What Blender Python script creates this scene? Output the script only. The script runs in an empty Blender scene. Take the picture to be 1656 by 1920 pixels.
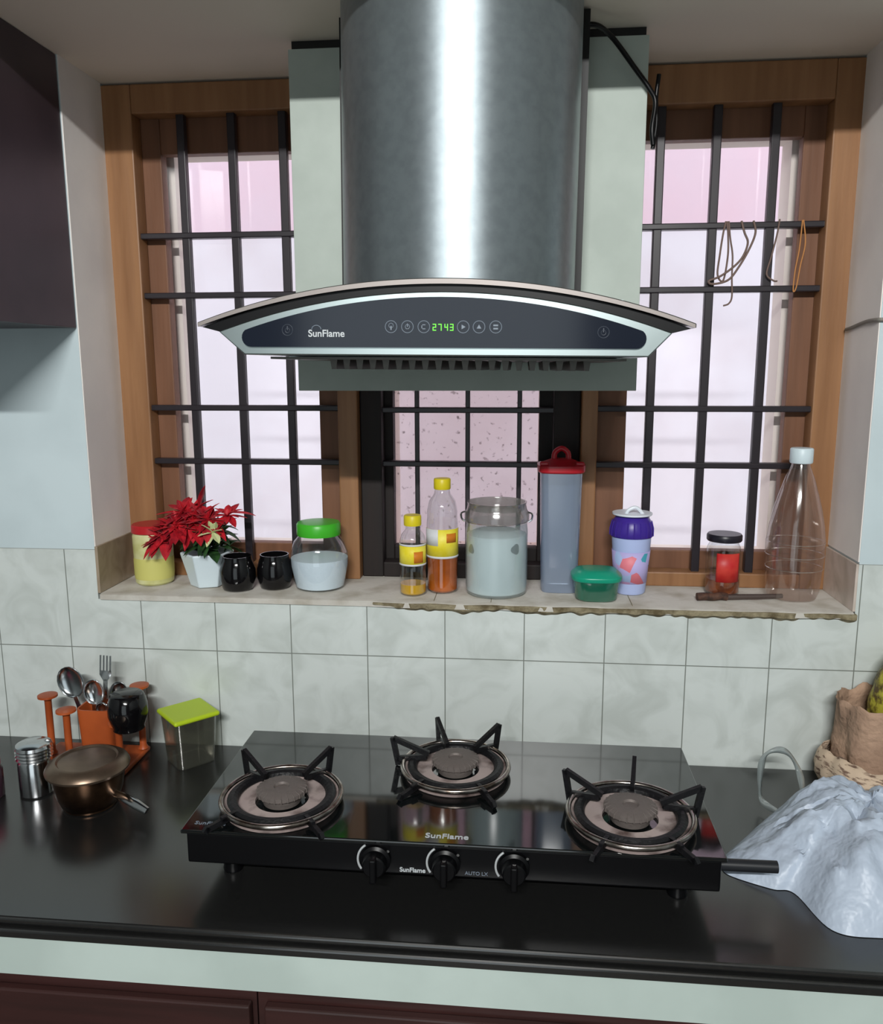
import bpy, bmesh, math, random
from mathutils import Vector, Matrix, noise
PI = math.pi
random.seed(7)
SC = bpy.context.scene
COL = SC.collection
CT = 0.86                      # height of the worktop above the floor; all coordinates below are relative to the worktop


def srgb(r, g, b):
    f = lambda c: (c / 255 / 12.92) if c / 255 <= .04045 else ((c / 255 + .055) / 1.055) ** 2.4
    return (f(r), f(g), f(b), 1)


# ------------------------------------------------------------------ camera, world, lights
cam = bpy.data.cameras.new('camera')
cam.sensor_fit = 'HORIZONTAL'; cam.sensor_width = 36
cam.lens = 36 * 1541.0 / 1656
cam.clip_start = .01
co = bpy.data.objects.new('camera', cam); COL.objects.link(co)
yaw, pit, rol = .0975, .1737, -.0026
fwd = Vector((-math.sin(yaw) * math.cos(pit), math.cos(yaw) * math.cos(pit), -math.sin(pit)))
right = Vector((math.cos(yaw), math.sin(yaw), 0)); up = right.cross(fwd)
r2 = math.cos(rol) * right + math.sin(rol) * up; u2 = -math.sin(rol) * right + math.cos(rol) * up
m = Matrix((r2, u2, -fwd)).transposed().to_4x4(); m.translation = Vector((.1369, -1.4943, .7435 + CT))
co.matrix_world = m
SC.camera = co

w = bpy.data.worlds.new('sky'); SC.world = w; w.use_nodes = True
bg = w.node_tree.nodes['Background']; bg.inputs[0].default_value = (.93, .95, 1, 1); bg.inputs[1].default_value = 1.9

SC.view_settings.view_transform = 'Standard'; SC.view_settings.look = 'None'
SC.view_settings.gamma = 1; SC.view_settings.exposure = 0; SC.view_settings.use_curve_mapping = False


def area(name, loc, rot, sx, sy, power, col=(1, 1, 1)):
    l = bpy.data.lights.new(name, 'AREA'); l.shape = 'RECTANGLE'; l.size = sx; l.size_y = sy; l.energy = power; l.color = col
    o = bpy.data.objects.new(name, l); COL.objects.link(o)
    o.location = (loc[0], loc[1], loc[2] + CT); o.rotation_euler = rot
    return o


area('added_duct_light', (-.24, -3.08, .22), (PI / 2, 0, 0), 1.25, 2.0, 10, (.86, .96, 1))  # added light before the solid rear wall, for the duct's bright band
area('tube_light', (.10, -2.9, 1.78), (math.radians(68), 0, 0), 0.9, .04, 80, (.99, .99, .97))

# ------------------------------------------------------------------ materials
MATS = {}


def mat(name, col, rough=.5, metal=0, spec=.5, bump=0, bscale=60, mix=None, mscale=8, mlow=.4, mhigh=.65, coat=0, trans=0, emit=None, estr=1, aniso=0, ior=1.45, stretch=None, bdist=.004):
    if name in MATS: return MATS[name]
    mt = bpy.data.materials.new(name); mt.use_nodes = True; nt = mt.node_tree; N = nt.nodes; L = nt.links
    b = N['Principled BSDF']
    b.inputs['Base Color'].default_value = col; b.inputs['Roughness'].default_value = rough; b.inputs['Metallic'].default_value = metal
    b.inputs['Specular IOR Level'].default_value = spec; b.inputs['Coat Weight'].default_value = coat; b.inputs['Coat Roughness'].default_value = .05
    b.inputs['Transmission Weight'].default_value = trans; b.inputs['IOR'].default_value = ior
    b.inputs['Anisotropic'].default_value = aniso
    if emit: b.inputs['Emission Color'].default_value = emit; b.inputs['Emission Strength'].default_value = estr
    tc = N.new('ShaderNodeTexCoord'); vec = tc.outputs['Object']
    if stretch:
        mp = N.new('ShaderNodeMapping'); mp.inputs['Scale'].default_value = stretch; L.new(vec, mp.inputs[0]); vec = mp.outputs[0]
    if mix:
        n = N.new('ShaderNodeTexNoise'); n.inputs['Scale'].default_value = mscale; n.inputs['Detail'].default_value = 6; L.new(vec, n.inputs['Vector'])
        mr = N.new('ShaderNodeMapRange'); mr.inputs[1].default_value = mlow; mr.inputs[2].default_value = mhigh; L.new(n.outputs[0], mr.inputs[0])
        mx = N.new('ShaderNodeMix'); mx.data_type = 'RGBA'; mx.inputs['A'].default_value = col; mx.inputs['B'].default_value = mix
        L.new(mr.outputs[0], mx.inputs['Factor']); L.new(mx.outputs['Result'], b.inputs['Base Color'])
    if bump:
        n2 = N.new('ShaderNodeTexNoise'); n2.inputs['Scale'].default_value = bscale; n2.inputs['Detail'].default_value = 4; L.new(vec, n2.inputs['Vector'])
        bp = N.new('ShaderNodeBump'); bp.inputs['Strength'].default_value = bump; bp.inputs['Distance'].default_value = bdist
        L.new(n2.outputs[0], bp.inputs['Height']); L.new(bp.outputs[0], b.inputs['Normal'])
    MATS[name] = mt
    return mt


def thin(name, tint=(1, 1, 1, 1), gloss=.08, rough=.05, milk=0, milkcol=(.8, .85, .9, 1)):
    """thin-walled clear plastic or glass: mostly see-through, glossy at grazing angles, optionally milky"""
    if name in MATS: return MATS[name]
    mt = bpy.data.materials.new(name); mt.use_nodes = True; nt = mt.node_tree; N = nt.nodes; L = nt.links
    N.remove(N['Principled BSDF']); out = N['Material Output']
    t = N.new('ShaderNodeBsdfTransparent'); t.inputs[0].default_value = tint
    g = N.new('ShaderNodeBsdfGlossy'); g.inputs['Roughness'].default_value = rough; g.inputs[0].default_value = (1, 1, 1, 1)
    lw = N.new('ShaderNodeLayerWeight'); lw.inputs[0].default_value = .25
    mr = N.new('ShaderNodeMapRange'); mr.inputs[1].default_value = 0; mr.inputs[2].default_value = 1; mr.inputs[3].default_value = gloss; mr.inputs[4].default_value = min(1, gloss + .45)
    L.new(lw.outputs['Facing'], mr.inputs[0])
    last = t.outputs[0]
    if milk:
        d = N.new('ShaderNodeBsdfDiffuse'); d.inputs[0].default_value = milkcol
        tl = N.new('ShaderNodeBsdfTranslucent'); tl.inputs[0].default_value = milkcol
        a = N.new('ShaderNodeMixShader'); a.inputs[0].default_value = .45; L.new(d.outputs[0], a.inputs[1]); L.new(tl.outputs[0], a.inputs[2])
        s = N.new('ShaderNodeMixShader'); s.inputs[0].default_value = milk; L.new(last, s.inputs[1]); L.new(a.outputs[0], s.inputs[2]); last = s.outputs[0]
    x = N.new('ShaderNodeMixShader'); L.new(mr.outputs[0], x.inputs[0]); L.new(last, x.inputs[1]); L.new(g.outputs[0], x.inputs[2])
    L.new(x.outputs[0], out.inputs[0]); MATS[name] = mt
    return mt


def tile_mat(name, x0, z0, tw, th, base, dark, grout, axis='X'):
    mt = bpy.data.materials.new(name); mt.use_nodes = True; nt = mt.node_tree; N = nt.nodes; L = nt.links
    b = N['Principled BSDF']; b.inputs['Roughness'].default_value = .28
    tc = N.new('ShaderNodeTexCoord'); sp = N.new('ShaderNodeSeparateXYZ'); L.new(tc.outputs['Object'], sp.inputs[0])
    ax = N.new('ShaderNodeMath'); ax.operation = 'SUBTRACT'; ax.inputs[1].default_value = x0; L.new(sp.outputs[axis], ax.inputs[0])
    az = N.new('ShaderNodeMath'); az.operation = 'SUBTRACT'; az.inputs[1].default_value = z0; L.new(sp.outputs['Z'], az.inputs[0])
    cb = N.new('ShaderNodeCombineXYZ'); L.new(ax.outputs[0], cb.inputs[0]); L.new(az.outputs[0], cb.inputs[1])
    br = N.new('ShaderNodeTexBrick'); br.offset = 0; br.squash = 1; br.inputs['Scale'].default_value = 1
    br.inputs['Brick Width'].default_value = tw; br.inputs['Row Height'].default_value = th; br.inputs['Mortar Size'].default_value = .0011
    br.inputs['Mortar Smooth'].default_value = .3
    L.new(cb.outputs[0], br.inputs['Vector'])
    n = N.new('ShaderNodeTexNoise'); n.inputs['Scale'].default_value = 13; n.inputs['Detail'].default_value = 5; n.inputs['Distortion'].default_value = 1.2
    L.new(tc.outputs['Object'], n.inputs['Vector'])
    mr = N.new('ShaderNodeMapRange'); mr.inputs[1].default_value = .42; mr.inputs[2].default_value = .68; L.new(n.outputs[0], mr.inputs[0])
    mx = N.new('ShaderNodeMix'); mx.data_type = 'RGBA'; mx.inputs['A'].default_value = base; mx.inputs['B'].default_value = dark; L.new(mr.outputs[0], mx.inputs['Factor'])
    L.new(mx.outputs['Result'], br.inputs['Color1']); L.new(mx.outputs['Result'], br.inputs['Color2']); br.inputs['Mortar'].default_value = grout
    L.new(br.outputs['Color'], b.inputs['Base Color'])
    bp = N.new('ShaderNodeBump'); bp.inputs['Strength'].default_value = .5; bp.inputs['Distance'].default_value = .002; bp.invert = True
    L.new(br.outputs['Fac'], bp.inputs['Height']); L.new(bp.outputs[0], b.inputs['Normal'])
    MATS[name] = mt
    return mt


def wood(name, c1, c2, rough=.5, stretch=(40, 40, 3), bump=.15):
    return mat(name, c1, rough, mix=c2, mscale=1, mlow=.35, mhigh=.7, bump=bump, bscale=1.5, stretch=stretch)


PLASTER = mat('reveal_plaster', srgb(238, 232, 226), .7, mix=srgb(226, 220, 216), mscale=5, bump=.1, bscale=40)
SLABM = mat('slab_paint', srgb(234, 222, 206), .85, bump=.1, bscale=20)
WALLP = mat('wall_paint', srgb(200, 214, 218), .45, mix=srgb(192, 206, 210), mscale=6)
TILE = tile_mat('glazed_wall_tile', -.7533, -.004, .15, .2, srgb(206, 213, 210), srgb(190, 197, 193), srgb(125, 130, 124))
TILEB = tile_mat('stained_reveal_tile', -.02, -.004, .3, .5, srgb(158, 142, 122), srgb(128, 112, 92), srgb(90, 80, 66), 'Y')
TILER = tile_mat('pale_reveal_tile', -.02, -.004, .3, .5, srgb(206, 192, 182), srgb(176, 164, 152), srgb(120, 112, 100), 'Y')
FRAME = wood('varnished_teak', srgb(150, 108, 72), srgb(130, 90, 57), .45)
SASH = wood('sash_teak', srgb(122, 82, 58), srgb(104, 68, 46), .55)
DARKW = wood('black_stained_wood', srgb(30, 19, 16), srgb(18, 12, 11), .65)
IRON = mat('black_painted_iron', srgb(38, 33, 38), .35)
BOARD = mat('painted_board', srgb(178, 188, 180), .6, mix=srgb(168, 178, 170), mscale=9, bump=.08)
GRANITE = mat('black_granite', srgb(28, 28, 28), .21, ior=1.9, mix=srgb(34, 34, 33), mscale=220, mlow=.5, mhigh=.7)
SILLM = mat('cement_sill', srgb(196, 192, 184), .75, mix=srgb(160, 152, 138), mscale=16, mlow=.45, mhigh=.75, bump=.3, bscale=80)
MORTAR = mat('rough_mortar', srgb(148, 138, 112), .95, mix=srgb(100, 88, 64), mscale=45, bump=.9, bscale=120)
STEEL = mat('brushed_steel', srgb(158, 168, 173), .47, .86, mix=srgb(149, 159, 164), mscale=60, bump=.0, aniso=.78)
STEEL.node_tree.nodes['Principled BSDF'].inputs['Anisotropic Rotation'].default_value = .25
CHROME = mat('polished_steel', srgb(200, 202, 204), .16, 1)
SILVER = mat('silver_trim', srgb(176, 188, 188), .3, 1)
BGLASS = mat('black_glass', srgb(14, 17, 18), .07, ior=2.0)
PGLASS = mat('panel_glass', srgb(26, 31, 42), .12, spec=.6)
BLACKP = mat('black_enamel', srgb(7, 7, 9), .35, spec=.3)
CAST = mat('cast_iron', srgb(15, 15, 18), .45, bump=.3, bscale=150)
WHITEL = mat('white_print', srgb(190, 195, 198), .5)
CLEAR = thin('clear_plastic', (.93, .95, .95, 1), .05)
PANE = thin('window_pane', (.97, .97, .98, 1), .004, .02)

# ------------------------------------------------------------------ mesh helpers
def box(bm, x0, x1, y0, y1, z0, z1):
    v = [bm.verts.new(p) for p in ((x0, y0, z0), (x1, y0, z0), (x1, y1, z0), (x0, y1, z0), (x0, y0, z1), (x1, y0, z1), (x1, y1, z1), (x0, y1, z1))]
    for f in ((0, 3, 2, 1), (4, 5, 6, 7), (0, 1, 5, 4), (1, 2, 6, 5), (2, 3, 7, 6), (3, 0, 4, 7)): bm.faces.new([v[i] for i in f])
    return v


def B(*a):
    bm = bmesh.new()
    if a: box(bm, *a)
    return bm


def loft(bm, secs, n=40, cap0=True, cap1=True):
    """secs: (cx, cy, z, rx, ry, exponent)"""
    rings = []
    for (cx, cy, z, rx, ry, e) in secs:
        ring = []
        for i in range(n):
            a = 2 * PI * i / n; c, s = math.cos(a), math.sin(a)
            ring.append(bm.verts.new((cx + rx * math.copysign(abs(c) ** (2 / e), c), cy + ry * math.copysign(abs(s) ** (2 / e), s), z)))
        rings.append(ring)
    for a, b in zip(rings, rings[1:]):
        for i in range(n): bm.faces.new((a[i], a[(i + 1) % n], b[(i + 1) % n], b[i]))
    if cap0: bm.faces.new(rings[0][::-1])
    if cap1: bm.faces.new(rings[-1])
    return rings


def lathe(prof, n=40, cx=0, cy=0, cap0=True, cap1=True, bm=None):
    bm = bm or bmesh.new()
    loft(bm, [(cx, cy, z, r, r, 2) for r, z in prof], n, cap0, cap1)
    return bm


def tube(bm, pts, r, n=10, caps=True, flat=None):
    pts = [Vector(p) for p in pts]; rs = r if isinstance(r, (list, tuple)) else [r] * len(pts)
    t0 = (pts[1] - pts[0]).normalized(); u = t0.orthogonal().normalized(); rings = []
    for i, p in enumerate(pts):
        t = ((pts[i + 1] if i < len(pts) - 1 else p) - (pts[i - 1] if i else p)).normalized()
        u = (u - t * u.dot(t)).normalized(); v = t.cross(u)
        rings.append([bm.verts.new(p + rs[i] * (math.cos(2 * PI * k / n) * u + (flat or 1) * math.sin(2 * PI * k / n) * v)) for k in range(n)])
    for a, b in zip(rings, rings[1:]):
        for i in range(n): bm.faces.new((a[i], a[(i + 1) % n], b[(i + 1) % n], b[i]))
    if caps: bm.faces.new(rings[0][::-1]); bm.faces.new(rings[-1])
    return bm


def torus(bm, R, r, z=0, cx=0, cy=0, n=48, k=10):
    rings = []
    for i in range(n):
        a = 2 * PI * i / n
        rings.append([bm.verts.new((cx + (R + r * math.cos(b)) * math.cos(a), cy + (R + r * math.cos(b)) * math.sin(a), z + r * math.sin(b))) for b in [2 * PI * j / k for j in range(k)]])
    for i in range(n):
        a, b = rings[i], rings[(i + 1) % n]
        for j in range(k): bm.faces.new((a[j], b[j], b[(j + 1) % k], a[(j + 1) % k]))
    return bm


def prism(bm, pts, y0, y1):
    """pts in the XZ plane, extruded along Y"""
    a = [bm.verts.new((x, y0, z)) for x, z in pts]; b = [bm.verts.new((x, y1, z)) for x, z in pts]; n = len(pts)
    bm.faces.new(a); bm.faces.new(b[::-1])
    for i in range(n): bm.faces.new((a[i], b[i], b[(i + 1) % n], a[(i + 1) % n]))
    return bm


def catmull(pts, k=6):
    P = [Vector(p) for p in pts]; P = [2 * P[0] - P[1]] + P + [2 * P[-1] - P[-2]]; out = []
    for i in range(1, len(P) - 2):
        for j in range(k):
            t = j / k; a, b, c, d = P[i - 1:i + 3]
            out.append(.5 * ((2 * b) + (c - a) * t + (2 * a - 5 * b + 4 * c - d) * t * t + (3 * b - a - 3 * c + d) * t ** 3))
    return out + [P[-2]]


def origin_of(p):
    v = Vector(p.location)
    if p.parent: v += origin_of(p.parent)
    else: v.z -= CT
    return v


def obj(name, bm, m, parent=None, loc=(0, 0, 0), rot=None, smooth=True, bevel=0, seg=2, w=False, label=None, kind=None, solid=0, sub=0):
    """one mesh object; w=True: the mesh is in scene coordinates, shifted to its parent's origin"""
    bmesh.ops.recalc_face_normals(bm, faces=bm.faces)
    if w and parent: bmesh.ops.translate(bm, verts=bm.verts, vec=-origin_of(parent))
    me = bpy.data.meshes.new(name); bm.to_mesh(me); bm.free()
    me.materials.append(m)
    o = bpy.data.objects.new(name, me); COL.objects.link(o)
    if parent: o.parent = parent; o.location = loc
    else: o.location = (loc[0], loc[1], loc[2] + CT)
    if rot: o.rotation_euler = rot
    if smooth:
        for p in me.polygons: p.use_smooth = True
        me.set_sharp_from_angle(angle=math.radians(38))
    if solid: s = o.modifiers.new('s', 'SOLIDIFY'); s.thickness = solid; s.offset = 0
    if sub: s = o.modifiers.new('u', 'SUBSURF'); s.levels = s.render_levels = sub
    if bevel: b = o.modifiers.new('b', 'BEVEL'); b.width = bevel; b.segments = seg; b.limit_method = 'ANGLE'; b.angle_limit = math.radians(40)
    if label: o['label'] = label
    if kind: o['kind'] = kind
    return o


def tag(o, label, cat, group=None):
    o['label'] = label; o['category'] = cat
    if group: o['group'] = group
    return o


def thing(name, label, cat, loc, rot=(0, 0, 0), group=None):
    o = bpy.data.objects.new(name, None); COL.objects.link(o); o.empty_display_size = .02
    o.location = (loc[0], loc[1], loc[2] + CT); o.rotation_euler = rot
    return tag(o, label, cat, group)


def struct(name, bm=None, m=None, loc=(0, 0, 0), **k):
    if bm is None:
        o = bpy.data.objects.new(name, None); COL.objects.link(o); o.location = (loc[0], loc[1], loc[2] + CT); o['kind'] = 'structure'
        return o
    return obj(name, bm, m, None, loc, kind='structure', **k)


def copy_tree(o, parent=None):
    c = o.copy(); COL.objects.link(c)
    if parent: c.parent = parent
    for ch in list(o.children): copy_tree(ch, c)
    return c


def text(body, size, m, name, parent, loc, rot=(PI / 2, 0, 0), depth=.0003, align='CENTER', bold=0, w=True, stretch=1):
    cu = bpy.data.curves.new('t', 'FONT'); cu.body = body; cu.size = size; cu.align_x = align; cu.align_y = 'CENTER'; cu.extrude = depth; cu.offset = bold
    t = bpy.data.objects.new('t', cu); COL.objects.link(t)
    dg = bpy.context.evaluated_depsgraph_get(); me = bpy.data.meshes.new_from_object(t.evaluated_get(dg)); bpy.data.objects.remove(t); bpy.data.curves.remove(cu)
    me.name = name; me.materials.clear(); me.materials.append(m)
    o = bpy.data.objects.new(name, me); COL.objects.link(o); o.parent = parent; o.location = Vector(loc) - (origin_of(parent) if w else Vector()); o.rotation_euler = rot; o.scale = (stretch, 1, 1)
    return o


# ------------------------------------------------------------------ room shell
SZ = .308
bm = bmesh.new()
for a in ((-1.7, -.69, 0, .28, .396, 1.9), (.74, 1.5, 0, .28, .396, 1.9), (-.69, .74, 0, .28, 1.30, 1.9)): box(bm, *a)
struct('wall_back', bm, WALLP, smooth=False)
bm = bmesh.new()
for a in ((-1.7, -.69, 0, .28, -.86, .396), (.74, 1.5, 0, .28, -.86, .396), (-.69, .74, 0, .28, -.86, SZ - .012)): box(bm, *a)
struct('wall_tiled', bm, TILE, smooth=False)
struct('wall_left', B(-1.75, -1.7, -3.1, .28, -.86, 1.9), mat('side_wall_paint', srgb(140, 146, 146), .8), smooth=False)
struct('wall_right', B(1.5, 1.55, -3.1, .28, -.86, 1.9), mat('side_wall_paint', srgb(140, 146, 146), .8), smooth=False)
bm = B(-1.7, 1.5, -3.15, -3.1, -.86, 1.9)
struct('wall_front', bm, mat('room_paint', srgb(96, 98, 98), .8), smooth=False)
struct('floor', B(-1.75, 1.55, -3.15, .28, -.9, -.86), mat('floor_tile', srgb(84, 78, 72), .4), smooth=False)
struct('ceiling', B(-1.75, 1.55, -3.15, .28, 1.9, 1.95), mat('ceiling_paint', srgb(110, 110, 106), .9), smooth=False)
bm = B(-1.699, 1.499, -.48, -.0005, 1.290, 1.38); box(bm, -.6895, .7395, -.0006, .2, 1.290, 1.2995)
struct('trim_1', bm, SLABM, smooth=False)      # the concrete loft slab

# reveals
struct('trim_2', B(-.6899, -.688, .0006, .15, .40, 1.2899), PLASTER, smooth=False)
struct('trim_3', B(.738, .7399, .0006, .15, .40, 1.2899), PLASTER, smooth=False)
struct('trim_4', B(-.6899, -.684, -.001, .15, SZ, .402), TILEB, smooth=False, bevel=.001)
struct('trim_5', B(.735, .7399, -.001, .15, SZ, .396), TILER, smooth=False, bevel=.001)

# sill with chipped mortar edge
bm = bmesh.new()
nx = 120
def sill_edge(x): return -.004 - (.006 if -.15 < x < .74 else 0) * (.5 + noise.noise(Vector((x * 18, 0, 0))))
rows = []
for i in range(nx + 1):
    x = -.684 + 1.42 * i / nx; e = sill_edge(x); zz = SZ + .0012 * noise.noise(Vector((x * 30, 4, 0)))
    rows.append([bm.verts.new(p) for p in ((x, e, SZ - .012), (x, e, zz - .002), (x, e + .004, zz), (x, .28, zz), (x, .28, SZ - .012))])
for a, b in zip(rows, rows[1:]):
    for j in range(5): bm.faces.new((a[j], a[(j + 1) % 5], b[(j + 1) % 5], b[j]))
bm.faces.new(rows[0]); bm.faces.new(rows[-1][::-1])
struct('trim_6', bm, SILLM)
# mortar strip hanging under the sill edge
bm = bmesh.new(); rows = []
for i in range(241):
    x = -.14 + .88 * i / 240; d = .010 + .008 * noise.noise(Vector((x * 14, 1, 0))) + .006 * noise.noise(Vector((x * 50, 2, 0))); o_ = .006 + .004 * noise.noise(Vector((x * 60, 3, 0)))
    if i < 12: d *= i / 12
    rows.append([bm.verts.new(p) for p in ((x, 0, SZ - .003), (x, -o_ - .004, SZ - .003), (x, -o_ - .003, SZ - .006 - d * .6), (x, 0, SZ - .008 - d))])
for a, b in zip(rows, rows[1:]):
    for j in range(4): bm.faces.new((a[j], a[(j + 1) % 4], b[(j + 1) % 4], b[j]))
struct('trim_7', bm, MORTAR)


# hairline joints between the sill slabs
bm = bmesh.new()
for x in (-.025, .083, .345): box(bm, x, x + .0012, .002, .149, SZ + .0004, SZ + .0009)
struct('trim_10', bm, MATS['rough_mortar'], smooth=False)

# windows
DUSTY = thin('dusty_pane', (.86, .80, .81, 1), .004, .02)
_n = DUSTY.node_tree; _v = _n.nodes.new('ShaderNodeTexNoise'); _v.inputs['Scale'].default_value = 95; _t = _n.nodes.new('ShaderNodeTexCoord'); _n.links.new(_t.outputs['Object'], _v.inputs['Vector'])
_c = _n.nodes.new('ShaderNodeValToRGB'); _c.color_ramp.elements[0].position = .26; _c.color_ramp.elements[0].color = (.5, .45, .45, 1); _c.color_ramp.elements[1].position = .36; _c.color_ramp.elements[1].color = (.86, .80, .81, 1)
_n.links.new(_v.outputs[0], _c.inputs[0]); _n.links.new(_c.outputs[0], [q for q in _n.nodes if q.type == 'BSDF_TRANSPARENT'][0].inputs[0])
def window(name, x0, x1, ix0, ix1, zt, zb0, zb1, fm, sm, y0, sx0, sx1, sz0, sz1, vb, hb, barY, hx0, hx1, bw=.008, glass=None):
    wd = struct(name, loc=((x0 + x1) / 2, y0, SZ))
    bm = bmesh.new()
    for a in ((x0, ix0, y0, y0 + .04, zb0, 1.286), (ix1, x1, y0, y0 + .04, zb0, 1.286), (ix0, ix1, y0, y0 + .04, zt, 1.286), (ix0, ix1, y0, y0 + .04, zb0, zb1)): box(bm, *a)
    obj('window_frame', bm, fm, wd, w=True, smooth=False, bevel=.0025)
    bm = bmesh.new(); s0, s1 = y0 + .0405, y0 + .068
    for a in ((x0 + .005, sx0, s0, s1, zb0, 1.286), (sx1, x1 - .005, s0, s1, zb0, 1.286), (sx0, sx1, s0, s1, sz1, 1.286), (sx0, sx1, s0, s1, zb0, sz0)): box(bm, *a)
    sash = obj('window_sash', bm, sm, wd, w=True, smooth=False, bevel=.002)
    obj('pane', B(sx0 - .003, sx1 + .003, s0 + .012, s0 + .015, sz0 - .003, sz1 + .003), glass or PANE, sash, w=True, smooth=False)
    for x in vb: obj('bar', B(x - bw, x + bw, barY - bw, barY + bw, zb1 - .006, zt + .006), IRON, wd, w=True, smooth=False, bevel=.002)
    for z in hb: obj('bar', B(hx0, hx1, barY - .0105, barY + .0105, z - .0058, z + .0058), IRON, wd, w=True, smooth=False, bevel=.002)
    return wd


HB = (1.005, .889, .663, .552)
window('window_1', -.697, -.195, -.630, -.235, 1.232, SZ, .337, FRAME, SASH, .15, -.592, -.282, .374, 1.166, (-.538, -.436, -.334), HB, .17, -.634, -.231)
window('window_2', -.1945, .2535, -.15, .2, 1.2, SZ, .34, DARKW, DARKW, .176, -.132, .172, .368, 1.15, (-.079, .026, .132), (.885, .658, .547), .2, -.154, .204, .0048, DUSTY)
window('window_3', .254, .745, .285, .690, 1.218, SZ, .337, FRAME, SASH, .15, .345, .652, .374, 1.166, (.387, .489, .594), HB, .17, .281, .694)

# outside: masonry reveals and the neighbour's wall
EXT = mat('exterior_render', srgb(235, 225, 215), .9)
bm = bmesh.new()
for a in ((-1.7, -.588, .246, .31, -.86, 1.9), (-.282, -.132, .246, .31, -.86, 1.9), (.172, .345, .246, .31, -.86, 1.9), (.648, 1.5, .246, .31, -.86, 1.9), (-.588, .648, .246, .31, 1.178, 1.9), (-.588, .648, .246, .31, -.86, .36)): box(bm, *a)
struct('wall_outer', bm, EXT, smooth=False)
NW = mat('neighbour_wall_white', srgb(232, 231, 238), .95, mix=srgb(224, 220, 226), mscale=2.2, mlow=.45, mhigh=.6)
NP = mat('neighbour_wall_pink', srgb(230, 202, 214), .95, mix=srgb(226, 210, 222), mscale=1.6)
struct('wall_neighbour', B(-4, 4, 1.6, 1.7, -1.5, 1.235), NW, smooth=False)
struct('wall_neighbour_band', B(-4, 4, 1.59, 1.7, 1.235, 3.2), NP, smooth=False)
struct('ground', B(-4, 4, .31, 1.6, -1.55, -1.5), mat('yard_concrete', srgb(170, 165, 158), .95), smooth=False)

# ------------------------------------------------------------------ worktop, fascia, cabinets
t = thing('worktop', 'polished black granite kitchen worktop with a grooved double front edge', 'worktop', (0, -.27, 0))
bm = B(-1.7, 1.5, -.540, -.0005, -.011, 0)
obj('slab', bm, GRANITE, t, w=True, smooth=False, bevel=.004, seg=3)
bm = B(-1.7, 1.5, -.547, -.0005, -.027, -.0125)
obj('edge_strip', bm, GRANITE, t, w=True, smooth=False, bevel=.004, seg=3)
struct('trim_8', B(-1.7, 1.5, -.532, -.001, -.094, -.0275), mat('fascia_paint', srgb(190, 204, 198), .6, mix=srgb(178, 192, 186), mscale=5), smooth=False)
MAHOG = wood('mahogany_laminate', srgb(62, 36, 34), srgb(44, 28, 26), .4, stretch=(3, 30, 30))
for x0, x1, lab in ((-1.0, -.215, 'dark red-brown base cabinet under the left end of the worktop'), (-.213, .8, 'dark brown base cabinet under the stove and right side of the worktop')):
    c = thing('base_cabinet', lab, 'cabinet', ((x0 + x1) / 2, -.28, -.86))
    obj('body', B(x0, x1, -.525, -.03, -.859, -.095), MAHOG, c, w=True, smooth=False)
    d = obj('door', B(x0 + .012, x1 - .006, -.54, -.5255, -.84, -.112), MAHOG, c, w=True, smooth=False, bevel=.003)

# wall cabinet
c = thing('wall_cabinet', 'dark purplish-brown wall cabinet hanging beside the left window', 'cabinet', (-1.0, -.15, .818))
CABM = mat('cabinet_laminate', srgb(66, 54, 60), .38, mix=srgb(56, 46, 52), mscale=6)
obj('body', B(-1.3, -.6905, -.40, -.002, .818, 1.2895), CABM, c, w=True, smooth=False, bevel=.002)
obj('door', B(-1.298, -.692, -.418, -.401, .822, 1.288), CABM, c, w=True, smooth=False, bevel=.002)

# ------------------------------------------------------------------ backing board
bb = obj('backing_board', B(-.268, .335, -.016, -.002, .703, 1.277), BOARD, smooth=False, bevel=.001)
obj('gap_shade_strip', B(-.262, .33, -.014, -.003, 1.2772, 1.2895), mat('gap_shade_black', srgb(14, 12, 11), .6), bb, w=False, loc=(0, 0, 0), smooth=False)  # added black strip; paints the darkness of the gap under the slab
tag(bb, 'pale grey-green painted board hung behind the chimney hood across the middle window', 'board')
c = catmull([(.20, -.06, 1.262), (.235, -.09, 1.268), (.268, -.06, 1.262), (.31, -.035, 1.222), (.337, -.028, 1.19), (.347, -.026, 1.17), (.343, -.028, 1.13), (.346, -.026, 1.105)])
cord = thing('power_cord', 'black power cord looping from the steel chimney duct over the board edge', 'cord', (.346, -.026, 1.105))
obj('cable', tube(bmesh.new(), c, .0042), BLACKP, cord, w=True)
obj('plug', tube(bmesh.new(), catmull([(.352, -.02, 1.215), (.349, -.018, 1.18), (.351, -.02, 1.14), (.346, -.022, 1.10)]), .0036), BLACKP, cord, w=True)

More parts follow.
